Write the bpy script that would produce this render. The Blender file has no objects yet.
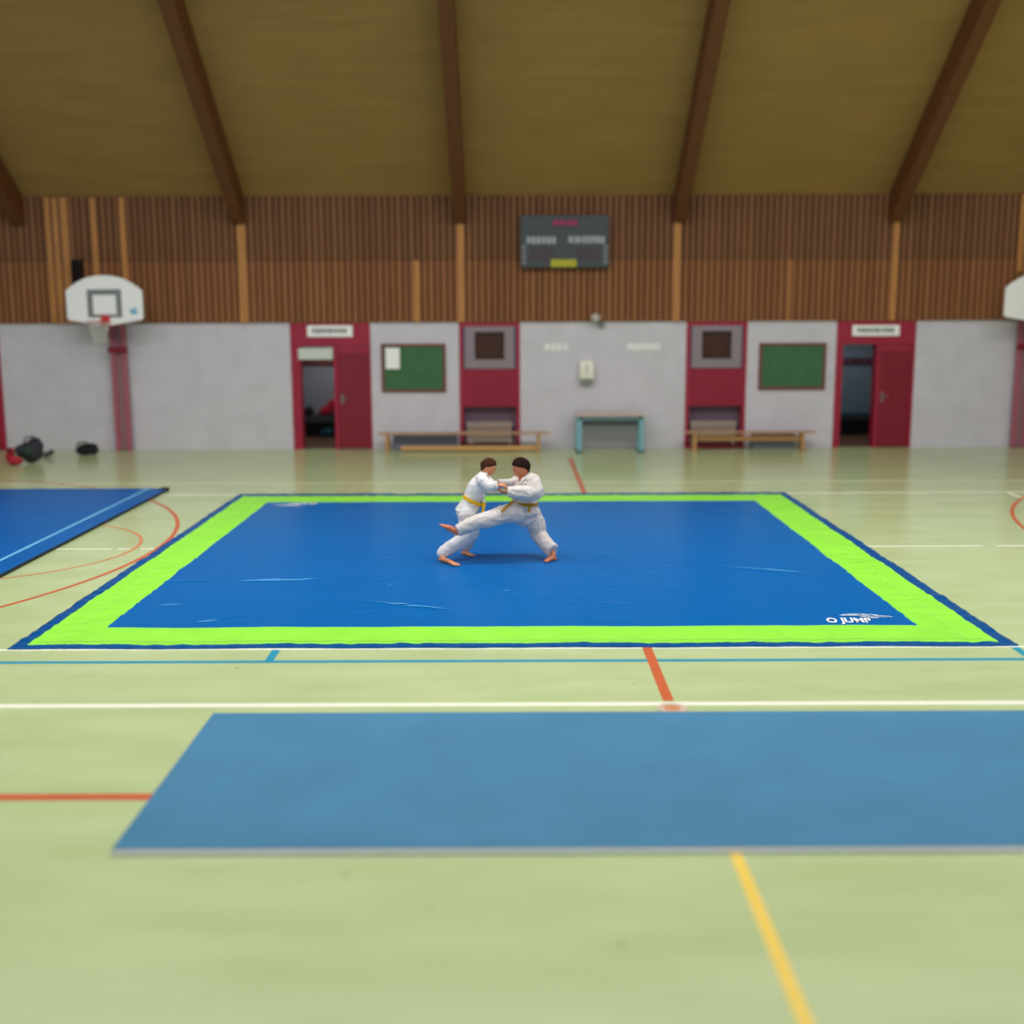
import bpy, bmesh, math, random
from mathutils import Vector, Matrix, noise
PI = math.pi
C = bpy.context.scene.collection
SC = bpy.context.scene
random.seed(4)

# ------------------------------------------------------------------ camera numbers
FPX, HC = 1155.0, 2.8
PITCH, ROLL = math.atan(199 / 1155.0), math.radians(0.2)
def ray(px, py):
    u, v = px - 512, 512 - py
    c, s = math.cos(ROLL), math.sin(ROLL)
    u, v = u * c + v * s, -u * s + v * c
    return Vector((u, FPX * math.cos(PITCH) + v * math.sin(PITCH), -FPX * math.sin(PITCH) + v * math.cos(PITCH)))
def at(px, py, Y):                      # world point at depth Y
    d = ray(px, py); t = Y / d.y
    return Vector((d.x * t, Y, HC + d.z * t))
def on(px, py, z=0.0):                  # world point at height z
    d = ray(px, py); t = (z - HC) / d.z
    return Vector((d.x * t, d.y * t, z))

# ------------------------------------------------------------------ materials
def lin(c):
    return tuple((x / 255 / 12.92) if x / 255 <= .04045 else ((x / 255 + .055) / 1.055) ** 2.4 for x in c) + (1,)
MATS = {}
def mat(name, rgb, rough=.6, spec=.5, metal=0, var=0.0, scale=8, bump=0, bscale=30, stretch=(1, 1, 1), coat=0, sheen=0, linear=None, detail=3):
    if name in MATS: return MATS[name]
    m = bpy.data.materials.new(name); m.use_nodes = True
    nt = m.node_tree; N = nt.nodes; L = nt.links
    b = N['Principled BSDF']
    col = linear + (1,) if linear else lin(rgb)
    b.inputs['Base Color'].default_value = col
    b.inputs['Roughness'].default_value = rough
    b.inputs['Specular IOR Level'].default_value = spec
    b.inputs['Metallic'].default_value = metal
    b.inputs['Coat Weight'].default_value = coat
    b.inputs['Sheen Weight'].default_value = sheen
    tc = N.new('ShaderNodeNewGeometry'); mp = N.new('ShaderNodeMapping'); mp.inputs['Scale'].default_value = stretch
    L.new(tc.outputs['Position'], mp.inputs['Vector'])
    if var:
        nz = N.new('ShaderNodeTexNoise'); nz.inputs['Scale'].default_value = scale; nz.inputs['Detail'].default_value = detail
        L.new(mp.outputs[0], nz.inputs['Vector'])
        r = N.new('ShaderNodeValToRGB')
        r.color_ramp.elements[0].position = .3; r.color_ramp.elements[1].position = .7
        r.color_ramp.elements[0].color = tuple(x * (1 - var) for x in col[:3]) + (1,)
        r.color_ramp.elements[1].color = tuple(min(1, x * (1 + var)) for x in col[:3]) + (1,)
        L.new(nz.outputs['Fac'], r.inputs[0]); L.new(r.outputs[0], b.inputs['Base Color'])
    if bump:
        nz = N.new('ShaderNodeTexNoise'); nz.inputs['Scale'].default_value = bscale; nz.inputs['Detail'].default_value = 4
        L.new(mp.outputs[0], nz.inputs['Vector'])
        bp = N.new('ShaderNodeBump'); bp.inputs['Strength'].default_value = bump; bp.inputs['Distance'].default_value = .02
        L.new(nz.outputs['Fac'], bp.inputs['Height']); L.new(bp.outputs[0], b.inputs['Normal'])
    MATS[name] = m
    return m

def slat_mat(name, rgb, pitch):
    """wood whose tone changes from slat to slat"""
    m = mat(name, rgb, .75, .15)
    nt = m.node_tree; N = nt.nodes; L = nt.links; b = N['Principled BSDF']
    g = N.new('ShaderNodeNewGeometry'); s = N.new('ShaderNodeSeparateXYZ'); L.new(g.outputs['Position'], s.inputs[0])
    d = N.new('ShaderNodeMath'); d.operation = 'DIVIDE'; d.inputs[1].default_value = pitch; L.new(s.outputs['X'], d.inputs[0])
    f = N.new('ShaderNodeMath'); f.operation = 'FLOOR'; L.new(d.outputs[0], f.inputs[0])
    w = N.new('ShaderNodeTexWhiteNoise'); w.noise_dimensions = '1D'; L.new(f.outputs[0], w.inputs['W'])
    mp = N.new('ShaderNodeMapping'); mp.inputs['Scale'].default_value = (6, 6, .5); L.new(g.outputs['Position'], mp.inputs[0])
    nz = N.new('ShaderNodeTexNoise'); nz.inputs['Scale'].default_value = 3; L.new(mp.outputs[0], nz.inputs['Vector'])
    ad = N.new('ShaderNodeMath'); ad.operation = 'MULTIPLY_ADD'; ad.inputs[1].default_value = .5; L.new(w.outputs['Value'], ad.inputs[0])
    mu = N.new('ShaderNodeMath'); mu.operation = 'MULTIPLY'; mu.inputs[1].default_value = .6; L.new(nz.outputs['Fac'], mu.inputs[0]); L.new(mu.outputs[0], ad.inputs[2])
    r = N.new('ShaderNodeValToRGB'); c = lin(rgb)
    r.color_ramp.elements[0].position = .2; r.color_ramp.elements[1].position = .8
    r.color_ramp.elements[0].color = (c[0] * .84, c[1] * .82, c[2] * .80, 1)
    r.color_ramp.elements[1].color = (c[0] * 1.13, c[1] * 1.13, c[2] * 1.1, 1)
    L.new(ad.outputs[0], r.inputs[0]); L.new(r.outputs[0], b.inputs['Base Color'])
    return m

def floor_mat():
    m = bpy.data.materials.new('sports_floor'); m.use_nodes = True
    nt = m.node_tree; N = nt.nodes; L = nt.links; b = N['Principled BSDF']
    g = N.new('ShaderNodeNewGeometry')
    mp = N.new('ShaderNodeMapping'); mp.inputs['Scale'].default_value = (.5, 1.6, 1); L.new(g.outputs['Position'], mp.inputs[0])
    n1 = N.new('ShaderNodeTexNoise'); n1.inputs['Scale'].default_value = 1.6; n1.inputs['Detail'].default_value = 6; L.new(mp.outputs[0], n1.inputs['Vector'])
    r = N.new('ShaderNodeValToRGB'); r.color_ramp.elements[0].position = .3; r.color_ramp.elements[1].position = .72
    r.color_ramp.elements[0].color = (.455, .57, .29, 1); r.color_ramp.elements[1].color = (.55, .655, .365, 1)
    L.new(n1.outputs['Fac'], r.inputs[0])
    # scuffs and dark specks
    mp2 = N.new('ShaderNodeMapping'); mp2.inputs['Scale'].default_value = (1, 1.2, 1); L.new(g.outputs['Position'], mp2.inputs[0])
    n2 = N.new('ShaderNodeTexNoise'); n2.inputs['Scale'].default_value = 9; n2.inputs['Detail'].default_value = 5; n2.inputs['Roughness'].default_value = .7; L.new(mp2.outputs[0], n2.inputs['Vector'])
    r2 = N.new('ShaderNodeValToRGB'); r2.color_ramp.elements[0].position = .27; r2.color_ramp.elements[1].position = .36
    r2.color_ramp.elements[0].color = (.72, .72, .7, 1); r2.color_ramp.elements[1].color = (1, 1, 1, 1); L.new(n2.outputs['Fac'], r2.inputs[0])
    v = N.new('ShaderNodeTexVoronoi'); v.inputs['Scale'].default_value = 2.3; L.new(g.outputs['Position'], v.inputs['Vector'])
    r3 = N.new('ShaderNodeValToRGB'); r3.color_ramp.elements[0].position = .022; r3.color_ramp.elements[1].position = .04
    r3.color_ramp.elements[0].color = (.35, .3, .25, 1); r3.color_ramp.elements[1].color = (1, 1, 1, 1); L.new(v.outputs['Distance'], r3.inputs[0])
    m1 = N.new('ShaderNodeMix'); m1.data_type = 'RGBA'; m1.blend_type = 'MULTIPLY'; m1.inputs[0].default_value = 1
    L.new(r.outputs[0], m1.inputs[6]); L.new(r2.outputs[0], m1.inputs[7])
    m2 = N.new('ShaderNodeMix'); m2.data_type = 'RGBA'; m2.blend_type = 'MULTIPLY'; m2.inputs[0].default_value = 1
    L.new(m1.outputs[2], m2.inputs[6]); L.new(r3.outputs[0], m2.inputs[7])
    L.new(m2.outputs[2], b.inputs['Base Color'])
    b.inputs['Roughness'].default_value = .2; b.inputs['Specular IOR Level'].default_value = .42
    bn = N.new('ShaderNodeBump'); bn.inputs['Strength'].default_value = .03; L.new(n2.outputs['Fac'], bn.inputs['Height'])
    L.new(bn.outputs[0], b.inputs['Normal'])
    return m

# ------------------------------------------------------------------ mesh helpers (all coordinates are world coordinates)
def NB(): return bmesh.new()
def add_box(bm, x0, x1, y0, y1, z0, z1):
    vs = [bm.verts.new(p) for p in ((x0, y0, z0), (x1, y0, z0), (x1, y1, z0), (x0, y1, z0), (x0, y0, z1), (x1, y0, z1), (x1, y1, z1), (x0, y1, z1))]
    for f in ((0, 3, 2, 1), (4, 5, 6, 7), (0, 1, 5, 4), (1, 2, 6, 5), (2, 3, 7, 6), (3, 0, 4, 7)): bm.faces.new([vs[i] for i in f])
    return bm
def box(x0, x1, y0, y1, z0, z1, bevel=0):
    bm = add_box(NB(), x0, x1, y0, y1, z0, z1)
    if bevel: bmesh.ops.bevel(bm, geom=bm.edges[:], offset=bevel, segments=2, affect='EDGES', profile=.5)
    return bm
def add_rings(bm, rings, cap=True):
    V = [[bm.verts.new(p) for p in r] for r in rings]
    n = len(V[0])
    for a, b in zip(V, V[1:]):
        for i in range(n): bm.faces.new((a[i], a[(i + 1) % n], b[(i + 1) % n], b[i]))
    if cap:
        bm.faces.new(V[0][::-1]); bm.faces.new(V[-1])
    return bm
def add_tube(bm, p, q, r, r2=None, n=12):
    p, q = Vector(p), Vector(q); r2 = r if r2 is None else r2
    t = (q - p).normalized(); a = t.orthogonal().normalized(); b = t.cross(a)
    R = lambda c, rr: [c + (a * math.cos(k * 2 * PI / n) + b * math.sin(k * 2 * PI / n)) * rr for k in range(n)]
    return add_rings(bm, [R(p, r), R(q, r2)])
def add_path(bm, pts, r, n=8, closed=False):
    pts = [Vector(p) for p in pts]; rings = []
    for i, p in enumerate(pts):
        a = pts[i - 1] if (i or closed) else p
        b = pts[(i + 1) % len(pts)] if (i < len(pts) - 1 or closed) else p
        t = (b - a).normalized()
        ref = Vector((0, 0, 1)) if abs(t.z) < .9 else Vector((0, 1, 0))
        s = t.cross(ref).normalized(); u = s.cross(t)
        rings.append([p + (s * math.cos(k * 2 * PI / n) + u * math.sin(k * 2 * PI / n)) * r for k in range(n)])
    if closed: rings.append(rings[0])
    V = [[bm.verts.new(q) for q in rg] for rg in (rings[:-1] if closed else rings)]
    if closed: V.append(V[0])
    for a, b in zip(V, V[1:]):
        for i in range(n): bm.faces.new((a[i], a[(i + 1) % n], b[(i + 1) % n], b[i]))
    if not closed: bm.faces.new(V[0][::-1]); bm.faces.new(V[-1])
    return bm
def add_prism(bm, pts, axis, a, b):
    """2-D outline pushed along an axis: 'y' -> (x,z) outline, 'x' -> (y,z), 'z' -> (x,y)"""
    P = {'y': lambda p, t: (p[0], t, p[1]), 'x': lambda p, t: (t, p[0], p[1]), 'z': lambda p, t: (p[0], p[1], t)}[axis]
    A = [bm.verts.new(P(p, a)) for p in pts]; B = [bm.verts.new(P(p, b)) for p in pts]; n = len(pts)
    bm.faces.new(A); bm.faces.new(B[::-1])
    for i in range(n): bm.faces.new((A[i], B[i], B[(i + 1) % n], A[(i + 1) % n]))
    return bm
def add_ball(bm, c, r, M=None, sub=3):
    if isinstance(r, (int, float)): r = (r, r, r)
    mm = Matrix.Translation(Vector(c)) @ (M.to_4x4() if M else Matrix.Identity(4)) @ Matrix.Diagonal((*r, 1))
    bmesh.ops.create_icosphere(bm, subdivisions=sub, radius=1, matrix=mm)
    return bm

ORG = {}
def put(name, me, m, parent=None, smooth=False, org=None):
    if parent is not None: org = ORG[parent.name]
    elif org is None:
        xs = [v.co for v in me.vertices]
        lo = [min(c[i] for c in xs) for i in range(3)]; hi = [max(c[i] for c in xs) for i in range(3)]
        org = Vector(((lo[0] + hi[0]) / 2, (lo[1] + hi[1]) / 2, lo[2]))
    org = Vector(org)
    me.transform(Matrix.Translation(-org))
    if smooth:
        for p in me.polygons: p.use_smooth = True
    me.materials.clear(); me.materials.append(m)
    o = bpy.data.objects.new(name, me); C.objects.link(o); ORG[o.name] = org
    if parent is not None: o.parent = parent
    else: o.location = org
    return o
def obj(name, bm, m, parent=None, smooth=False, org=None):
    bmesh.ops.recalc_face_normals(bm, faces=bm.faces[:])
    me = bpy.data.meshes.new(name); bm.to_mesh(me); bm.free()
    return put(name, me, m, parent, smooth, org)
def thing(name, label, cat, loc, group=None):
    o = bpy.data.objects.new(name, None); C.objects.link(o); o.location = loc; o.empty_display_size = .2
    ORG[o.name] = Vector(loc)
    return tag(o, label, cat, group)
def tag(o, label, cat, group=None):
    o['label'] = label; o['category'] = cat
    if group: o['group'] = group
    return o
def struct(name, bm, m, smooth=False, label=None):
    o = obj(name, bm, m, None, smooth, (0, 0, 0)); o['kind'] = 'structure'
    if label: o['label'] = label
    return o
def remesh(bm, voxel, smooth=4, fac=.5):
    bmesh.ops.recalc_face_normals(bm, faces=bm.faces[:])
    me = bpy.data.meshes.new('tmp'); bm.to_mesh(me); bm.free()
    o = bpy.data.objects.new('tmp', me); C.objects.link(o)
    r = o.modifiers.new('r', 'REMESH'); r.mode = 'VOXEL'; r.voxel_size = voxel; r.adaptivity = 0
    if smooth:
        s = o.modifiers.new('s', 'SMOOTH'); s.iterations = smooth; s.factor = fac
    dg = bpy.context.evaluated_depsgraph_get(); dg.update()
    out = bpy.data.meshes.new_from_object(o.evaluated_get(dg))
    bpy.data.objects.remove(o); bpy.data.meshes.remove(me)
    return out
def text_mesh(s, size, shear=0.0, offset=0.0):
    cu = bpy.data.curves.new('txt', 'FONT'); cu.body = s; cu.size = size; cu.shear = shear; cu.offset = offset; cu.extrude = 0; cu.resolution_u = 4
    o = bpy.data.objects.new('txt', cu); C.objects.link(o)
    dg = bpy.context.evaluated_depsgraph_get(); dg.update()
    me = bpy.data.meshes.new_from_object(o.evaluated_get(dg))
    bpy.data.objects.remove(o)
    return me

# ------------------------------------------------------------------ palette
WALL_Y = 24.09
plaster = mat('grey_wall_paint', (204, 201, 213), .8, .2, var=.05, scale=2.2, bump=.15, bscale=25)
plaster_side = mat('side_wall_paint', (185, 185, 180), .85, .2, var=.03)
red = mat('crimson_paint', (156, 26, 58), .45, .4, var=.06, scale=4)
red_dark = mat('deep_crimson_paint', (128, 12, 40), .45, .4, var=.06, scale=4)
PITCH_SLAT = .13
wood_slat = slat_mat('brown_slat_wood', (146, 98, 68), PITCH_SLAT)
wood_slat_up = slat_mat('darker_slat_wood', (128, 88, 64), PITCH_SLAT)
wood_light = mat('honey_wood', (182, 126, 72), .6, .3, var=.12, scale=3, stretch=(6, 6, .5))
black_back = mat('dark_backing', (62, 44, 36), .9, .1)
beam_wood = mat('glulam_wood', (104, 60, 32), .5, .35, var=.15, scale=5, stretch=(3, .6, 3))
ceil_wood = mat('ceiling_boards', (156, 122, 72), .8, .2, var=.08, scale=1.5, stretch=(.5, 3, 3))
white = mat('white_gloss', (246, 247, 250), .4, .5)
white_print = mat('white_print', (240, 244, 248), .6, .2)
grey_print = mat('grey_print', (120, 124, 128), .6, .2)
green_board = mat('green_chalkboard', (64, 108, 74), .7, .3, var=.08, scale=3)
maroon = mat('maroon_wood', (118, 62, 58), .6, .3, var=.08)
steel = mat('grey_metal', (128, 128, 134), .45, .5, metal=.2)
dark = mat('near_black', (22, 22, 26), .6, .3)
line_white = mat('white_line_paint', (240, 244, 226), .4, .4)
line_orange = mat('orange_line_paint', (200, 100, 60), .35, .3, var=.06, scale=6)
line_blue = mat('blue_line_paint', (30, 150, 180), .35, .4)
line_yellow = mat('yellow_line_paint', (246, 212, 90), .35, .4)

# ------------------------------------------------------------------ floor and its court lines
fl = struct('floor', box(-19, 19, -7, WALL_Y + 3.2, -.2, 0), floor_mat())
def cline(name, bm, m, label): 
    o = obj(name, bm, m, fl); o['label'] = label; return o
def strip(x0, x1, y0, y1, z=.0015): return box(x0, x1, y0, y1, .0002, z)
def ring(cx, cy, r, w, a0, a1, n=120, z=.0018):
    bm = NB()
    A = [bm.verts.new((cx + (r - w / 2) * math.cos(a0 + (a1 - a0) * k / n), cy + (r - w / 2) * math.sin(a0 + (a1 - a0) * k / n), z)) for k in range(n + 1)]
    B = [bm.verts.new((cx + (r + w / 2) * math.cos(a0 + (a1 - a0) * k / n), cy + (r + w / 2) * math.sin(a0 + (a1 - a0) * k / n), z)) for k in range(n + 1)]
    for k in range(n): bm.faces.new((A[k], B[k], B[k + 1], A[k + 1]))
    return bm
cline('court_line', strip(-14, 14, 7.985, 8.065), line_white, 'wide white line just beyond the front gym mat')
cline('court_line', strip(-12, 12, 9.425, 9.465), line_white, 'thin white line along the front hem of the judo tarp')
cline('court_line', strip(-12, 12, 9.055, 9.12, .0017), line_blue, 'turquoise line in front of the judo tarp')
cline('court_line', strip(-2.03, -1.96, 9.115, 9.425, .0017), line_blue, 'short turquoise tick')
cline('court_line', strip(4.21, 4.28, 9.115, 9.425, .0017), line_blue, 'short turquoise tick by the tarp corner')
cline('court_line', strip(-12, 12, 17.89, 17.95), line_white, 'white line behind the judo tarp')
cline('court_line', strip(-14, 14, 19.15, 19.21), mat('cream_line', (225, 225, 190), .4, .4), 'cream line nearest the far wall')
for a, b in ((-14, -4.85), (-4.78, -4.62), (-4.5, 5.70), (5.87, 14)):
    cline('court_line', strip(a, b, 13.69, 13.735), line_white, 'white centre line piece')
cline('court_line', strip(7.74, 7.80, 9.465, 17.88), line_white, 'white side line')
cline('court_line', strip(1.10, 1.18, 8.09, 22.45, .002), line_orange, 'orange line running from the front to the far wall')
cline('court_line', strip(-14, -1.2, 6.37, 6.465), line_orange, 'orange line in front by the mat')
cline('court_line', strip(1.135, 1.20, 1.0, 5.75), line_yellow, 'yellow line')
cline('court_line', ring(-10.5, 13.72, 6.2, .055, -PI / 2, PI / 2), line_orange, 'orange basketball arc')
cline('court_line', ring(12.8, 13.72, 6.2, .055, PI / 2, 1.5 * PI), line_orange, 'orange basketball arc')
cline('court_line', ring(-6.38, 13.72, 1.8, .04, 0, 2 * PI), mat('faded_orange_line', (212, 132, 88), .4, .4), 'faded orange free throw circle')
cline('court_line', ring(8.66, 13.72, 1.8, .04, 0, 2 * PI), MATS['faded_orange_line'], 'faded orange free throw circle')
so = cline('socket_ring', ring(1.145, 7.925, .085, .05, 0, 2 * PI, 40, .004), mat('brass_pink', (214, 190, 172), .3, .5), 'pale ring of a floor socket')
cline('socket_cover', ring(1.145, 7.925, .03, .058, 0, 2 * PI, 40, .003), mat('socket_orange', (206, 140, 100), .4, .4), 'orange floor socket cover')

# ------------------------------------------------------------------ walls
Y0, Y1 = WALL_Y, WALL_Y + .25
bm = NB()
TOP = 2.62
# plaster pieces between the red bays
D1, R1, R2, D2 = (-4.56, -2.91), (-1.08, .175), (3.61, 4.865), (6.71, 8.34)
D0 = (-12.22, -10.57)
for a, b in ((-19, D0[0]), (D0[1], D1[0]), (D1[1], R1[0]), (R1[1], R2[0]), (R2[1], D2[0]), (D2[1], 19)):
    add_box(bm, a, b, Y0, Y1, 0, TOP)
wb = struct('wall_back', bm, plaster)
# upper wall: dark backing behind real slats
obj('backing', box(-19, 19, Y0 + .0, Y1, TOP, 7.2), black_back, wb)
def slats(z0, z1, y0, y1):
    bm = NB(); n0 = int(-19 / PITCH_SLAT)
    for k in range(n0, -n0):
        x = k * PITCH_SLAT + .012
        add_box(bm, x, x + .092, y0, y1, z0, z1)
    return bm
sl = obj('slat_cladding', slats(TOP, 3.86, Y0 - .06, Y0 - .001), wood_slat, wb); sl['label'] = 'lower row of brown wooden slats'
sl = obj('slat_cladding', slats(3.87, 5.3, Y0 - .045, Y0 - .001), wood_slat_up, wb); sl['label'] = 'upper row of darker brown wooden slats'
def wx(px, py=280): return at(px, py, Y0).x
for a, b, z0, z1 in ((50, 56.5, TOP, 5.12), (57.5, 64, TOP, 5.12), (65, 74, TOP, 5.12), (95, 102, TOP, 5.12), (123, 131, TOP, 5.12), (238.5, 249, TOP, 4.6), (413.5, 421, TOP, 3.86), (456.5, 465.5, TOP, 4.6),
                     (672, 680.5, TOP, 4.6), (889, 897, TOP, 4.6), (1013, 1021, 3.6, 5.12), (787, 791, TOP, 3.86)):
    obj('cover_board', box(wx(a) + .02, wx(b) - .02, Y0 - .08, Y0 - .061, z0, z1), wood_light, wb)['label'] = 'light honey coloured vertical board'
for nm, bb in (('wall_left', (-19.2, -19, -7, Y1, 0, 7.2)), ('wall_right', (19, 19.2, -7, Y1, 0, 7.2)), ('wall_front', (-19, 19, -7.2, -7, 0, 7.2))):
    struct(nm, box(*bb), plaster_side)

# roof: steep over the far wall, then shallower up to the ridge
prof = [(Y1 + .2, 5.13 - .2 * .72 - .18), (Y0, 5.13), (18.6, 5.13 + (Y0 - 18.6) * .72), (8.5, 11.6), (-1.6, 9.08), (-7.2, 5.1)]
bm = NB(); add_prism(bm, prof + [(y, z + .25) for y, z in prof[::-1]], 'x', -19.2, 19.2)
ceil = struct('ceiling', bm, ceil_wood)
def beam(cx, label):
    bot = [(Y0 - .06, 4.60), (23.85, 4.62), (22.75, 5.42), (18.3, 8.62), (8.5, 10.7), (-1.6, 8.4), (-6.9, 4.7)]
    top = [(Y0 - .06, 5.1), (18.62, 5.10 + (Y0 - 18.6) * .72), (8.5, 11.58), (-1.6, 9.05), (-6.9, 5.1)]
    bm = NB(); add_prism(bm, bot + top[::-1], 'x', cx - .125, cx + .125)
    bmesh.ops.bevel(bm, geom=bm.edges[:], offset=.01, segments=1, affect='EDGES')
    if label is None: return obj('roof_beam', bm, beam_wood, ceil)
    return tag(obj('roof_beam', bm, beam_wood), label, 'beam', 'glued timber roof beams')
beam(-9.95, 'brown timber roof beam ending beside the wide light boards, up and left of the whole basketball board')
beam(-5.50, 'brown timber roof beam above the wall left of the first red doorway')
beam(-1.035, 'brown timber roof beam just left of the scoreboard')
beam(3.40, 'brown timber roof beam just right of the scoreboard')
beam(7.74, 'brown timber roof beam ending above the red doorway on the right')
beam(-14.4, None)
beam(12.2, None)

# ------------------------------------------------------------------ red door bays
def text_bar(x0, x1, z0, z1, y, widths, parent, m, name='lettering'):
    bm = NB(); tot = sum(w + .35 for w in widths) - .35; k = (x1 - x0) / tot; x = x0
    for i, w in enumerate(widths):
        add_box(bm, x, x + w * k, y - .006, y, z0 + (0 if i % 3 else .01), z1); x += (w + .35) * k
    return obj(name, bm, m, parent)
def door_bay(n, x0, x1, ox0, ox1, px0, px1, full=True):
    bm = NB(); yf = Y0 - .02
    add_box(bm, x0, ox0, yf, Y1, 0, TOP)
    add_box(bm, px1, x1, yf, Y1, 0, TOP)
    add_box(bm, ox1, px0, yf - .01, Y1, 0, 2.14)
    add_box(bm, ox0, px1, yf, Y1, 2.14, TOP)
    struct('trim_%d' % n, bm, red, label='crimson painted door surround')
    d = struct('door_%d' % n, box(px0 + .004, px1 - .004, yf + .01, yf + .055, .02, 2.135, .006), red_dark, label='closed crimson door leaf')
    ORG[d.name] = Vector((0, 0, 0))
    h = NB(); add_box(h, px0 + .06, px0 + .10, yf - .003, yf + .01, .95, 1.15); add_tube(h, (px0 + .08, yf - .04, 1.07), (px0 + .20, yf - .04, 1.07), .01); add_tube(h, (px0 + .08, yf, 1.07), (px0 + .08, yf - .045, 1.07), .009)
    obj('door_handle', h, steel, d)
    obj('kick_rail', box(px0 + .01, px1 - .01, yf + .004, yf + .01, 2.0, 2.12), red, d)
door_bay(0, D0[0], D0[1], -12.05, -11.35, -11.28, -10.70)
door_bay(1, D1[0], D1[1], -4.37, -3.68, -3.60, -2.95)
door_bay(2, D2[0], D2[1], 6.85, 7.55, 7.62, 8.28)
# pale lintel above the left opening
struct('trim_7', box(-4.40, -3.69, Y0 - .06, Y0 + .1, 1.865, 2.10, .01), mat('pale_lintel', (205, 212, 208), .5, .4), label='pale panel across the top of the left doorway')
def sign(x0, x1, z0, z1, label):
    t = thing('door_sign', label, 'sign', ((x0 + x1) / 2, Y0 - .03, z0))
    obj('sign_panel', box(x0, x1, Y0 - .045, Y0 - .021, z0, z1, .004), white, t)
    text_bar(x0 + .1, x1 - .12, z0 + .07, z1 - .06, Y0 - .045, [1, 1.2, .9, 1, 1.1, .4, 1, 1, .9], t, grey_print)
sign(-4.20, -3.27, 2.33, 2.56, 'long white sign above the left red doorway')
sign(7.02, 7.99, 2.31, 2.53, 'long white sign above the right red doorway')

# changing rooms behind the doors
def room(n, x0, x1, wallc, tile):
    bm = NB(); yb = Y1 + 2.4
    add_box(bm, x0 - .1, x0, Y1, yb, 0, 2.5); add_box(bm, x1, x1 + .1, Y1, yb, 0, 2.5)
    add_box(bm, x0 - .1, x1 + .1, yb, yb + .1, 0, 2.5); add_box(bm, x0 - .1, x1 + .1, Y1, yb + .1, 2.5, 2.6)
    w = struct('wall_changing_%d' % n, bm, wallc)
    obj('floor_tiles', box(x0, x1, Y1 - .22, yb, .001, .006), tile, w)
    obj('tile_plinth', box(x0, x1, yb - .02, yb, .006, .32), dark, w)
    return yb
tile = mat('brown_tiles', (112, 84, 66), .35, .4, var=.1, scale=10)
yb = room(1, -5.0, -2.7, mat('changing_wall_grey', (150, 154, 162), .8, .2), tile)
def changing_bench(x0, x1, yb, z, c, label):
    t = thing('changing_bench', label, 'bench', ((x0 + x1) / 2, yb - .2, 0))
    obj('seat', box(x0, x1, yb - .42, yb - .03, z - .04, z, .005), c, t)
    for x in (x0 + .1, x1 - .14): obj('leg', box(x, x + .04, yb - .4, yb - .05, .006, z - .04), steel, t)
def coat_rail(x0, x1, yb, z, c, label):
    t = thing('coat_rail', label, 'coat rail', ((x0 + x1) / 2, yb - .03, z))
    obj('board', box(x0, x1, yb - .04, yb - .001, z, z + .16, .004), c, t)
    for k in range(7):
        x = x0 + .15 + k * (x1 - x0 - .3) / 6
        h = NB(); add_path(h, [(x, yb - .04, z + .1), (x, yb - .10, z + .07), (x, yb - .12, z + .12)], .008); obj('hook', h, steel, t)
changing_bench(-4.9, -2.8, yb, .5, mat('slate_bench', (58, 66, 80), .6, .3), 'slate coloured changing bench inside the left doorway')
coat_rail(-4.9, -2.8, yb, 1.62, maroon, 'maroon coat rail inside the left doorway')
yb2 = room(2, 6.5, 9.0, mat('changing_wall_blue', (112, 130, 142), .8, .2), tile)
changing_bench(6.6, 8.9, yb2, .52, mat('blue_bench', (44, 74, 98), .6, .3), 'blue changing bench inside the right doorway')
coat_rail(6.6, 8.9, yb2, 1.60, mat('plum_board', (86, 44, 62), .6, .3), 'plum coat rail inside the right doorway')
yb0 = room(3, -12.3, -10.5, MATS['changing_wall_grey'], tile)

def soft(pts, rad, m, name, parent=None, vox=.015, org=None, nz=.02, smooth=6):
    bm = NB()
    for p, r in zip(pts, rad): add_ball(bm, p, r)
    me = remesh(bm, vox, smooth)
    for v in me.vertices:
        v.co += Vector((1, 1, .6)) * nz * noise.noise(v.co * 7)
    return put(name, me, m, parent, True, org)
# red garment and a dark bag lying on the bench of the left changing room
x = at(328, 410, yb - .25).x
tag(soft([(x, yb - .24, .62), (x + .1, yb - .25, .72), (x - .08, yb - .25, .57)], [(.17, .12, .12), (.12, .1, .16), (.16, .12, .07)], mat('red_cloth', (170, 18, 44), .9, .2, sheen=.3), 'red_jacket'),
    'red jacket heaped on the bench inside the left doorway', 'jacket')
tag(soft([(x - .56, yb - .24, .58), (x - .44, yb - .24, .6)], [(.17, .13, .08), (.12, .12, .1)], dark, 'dark_bag'), 'dark bag lying beside the red jacket in the left doorway', 'bag')
tag(soft([(x + .0, yb - .34, .12), (x - .1, yb - .36, .09)], [(.13, .1, .11), (.1, .08, .08)], mat('teal_cloth', (22, 74, 80), .8, .2), 'teal_bag'), 'small teal bag under the bench inside the left doorway', 'bag')

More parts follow.
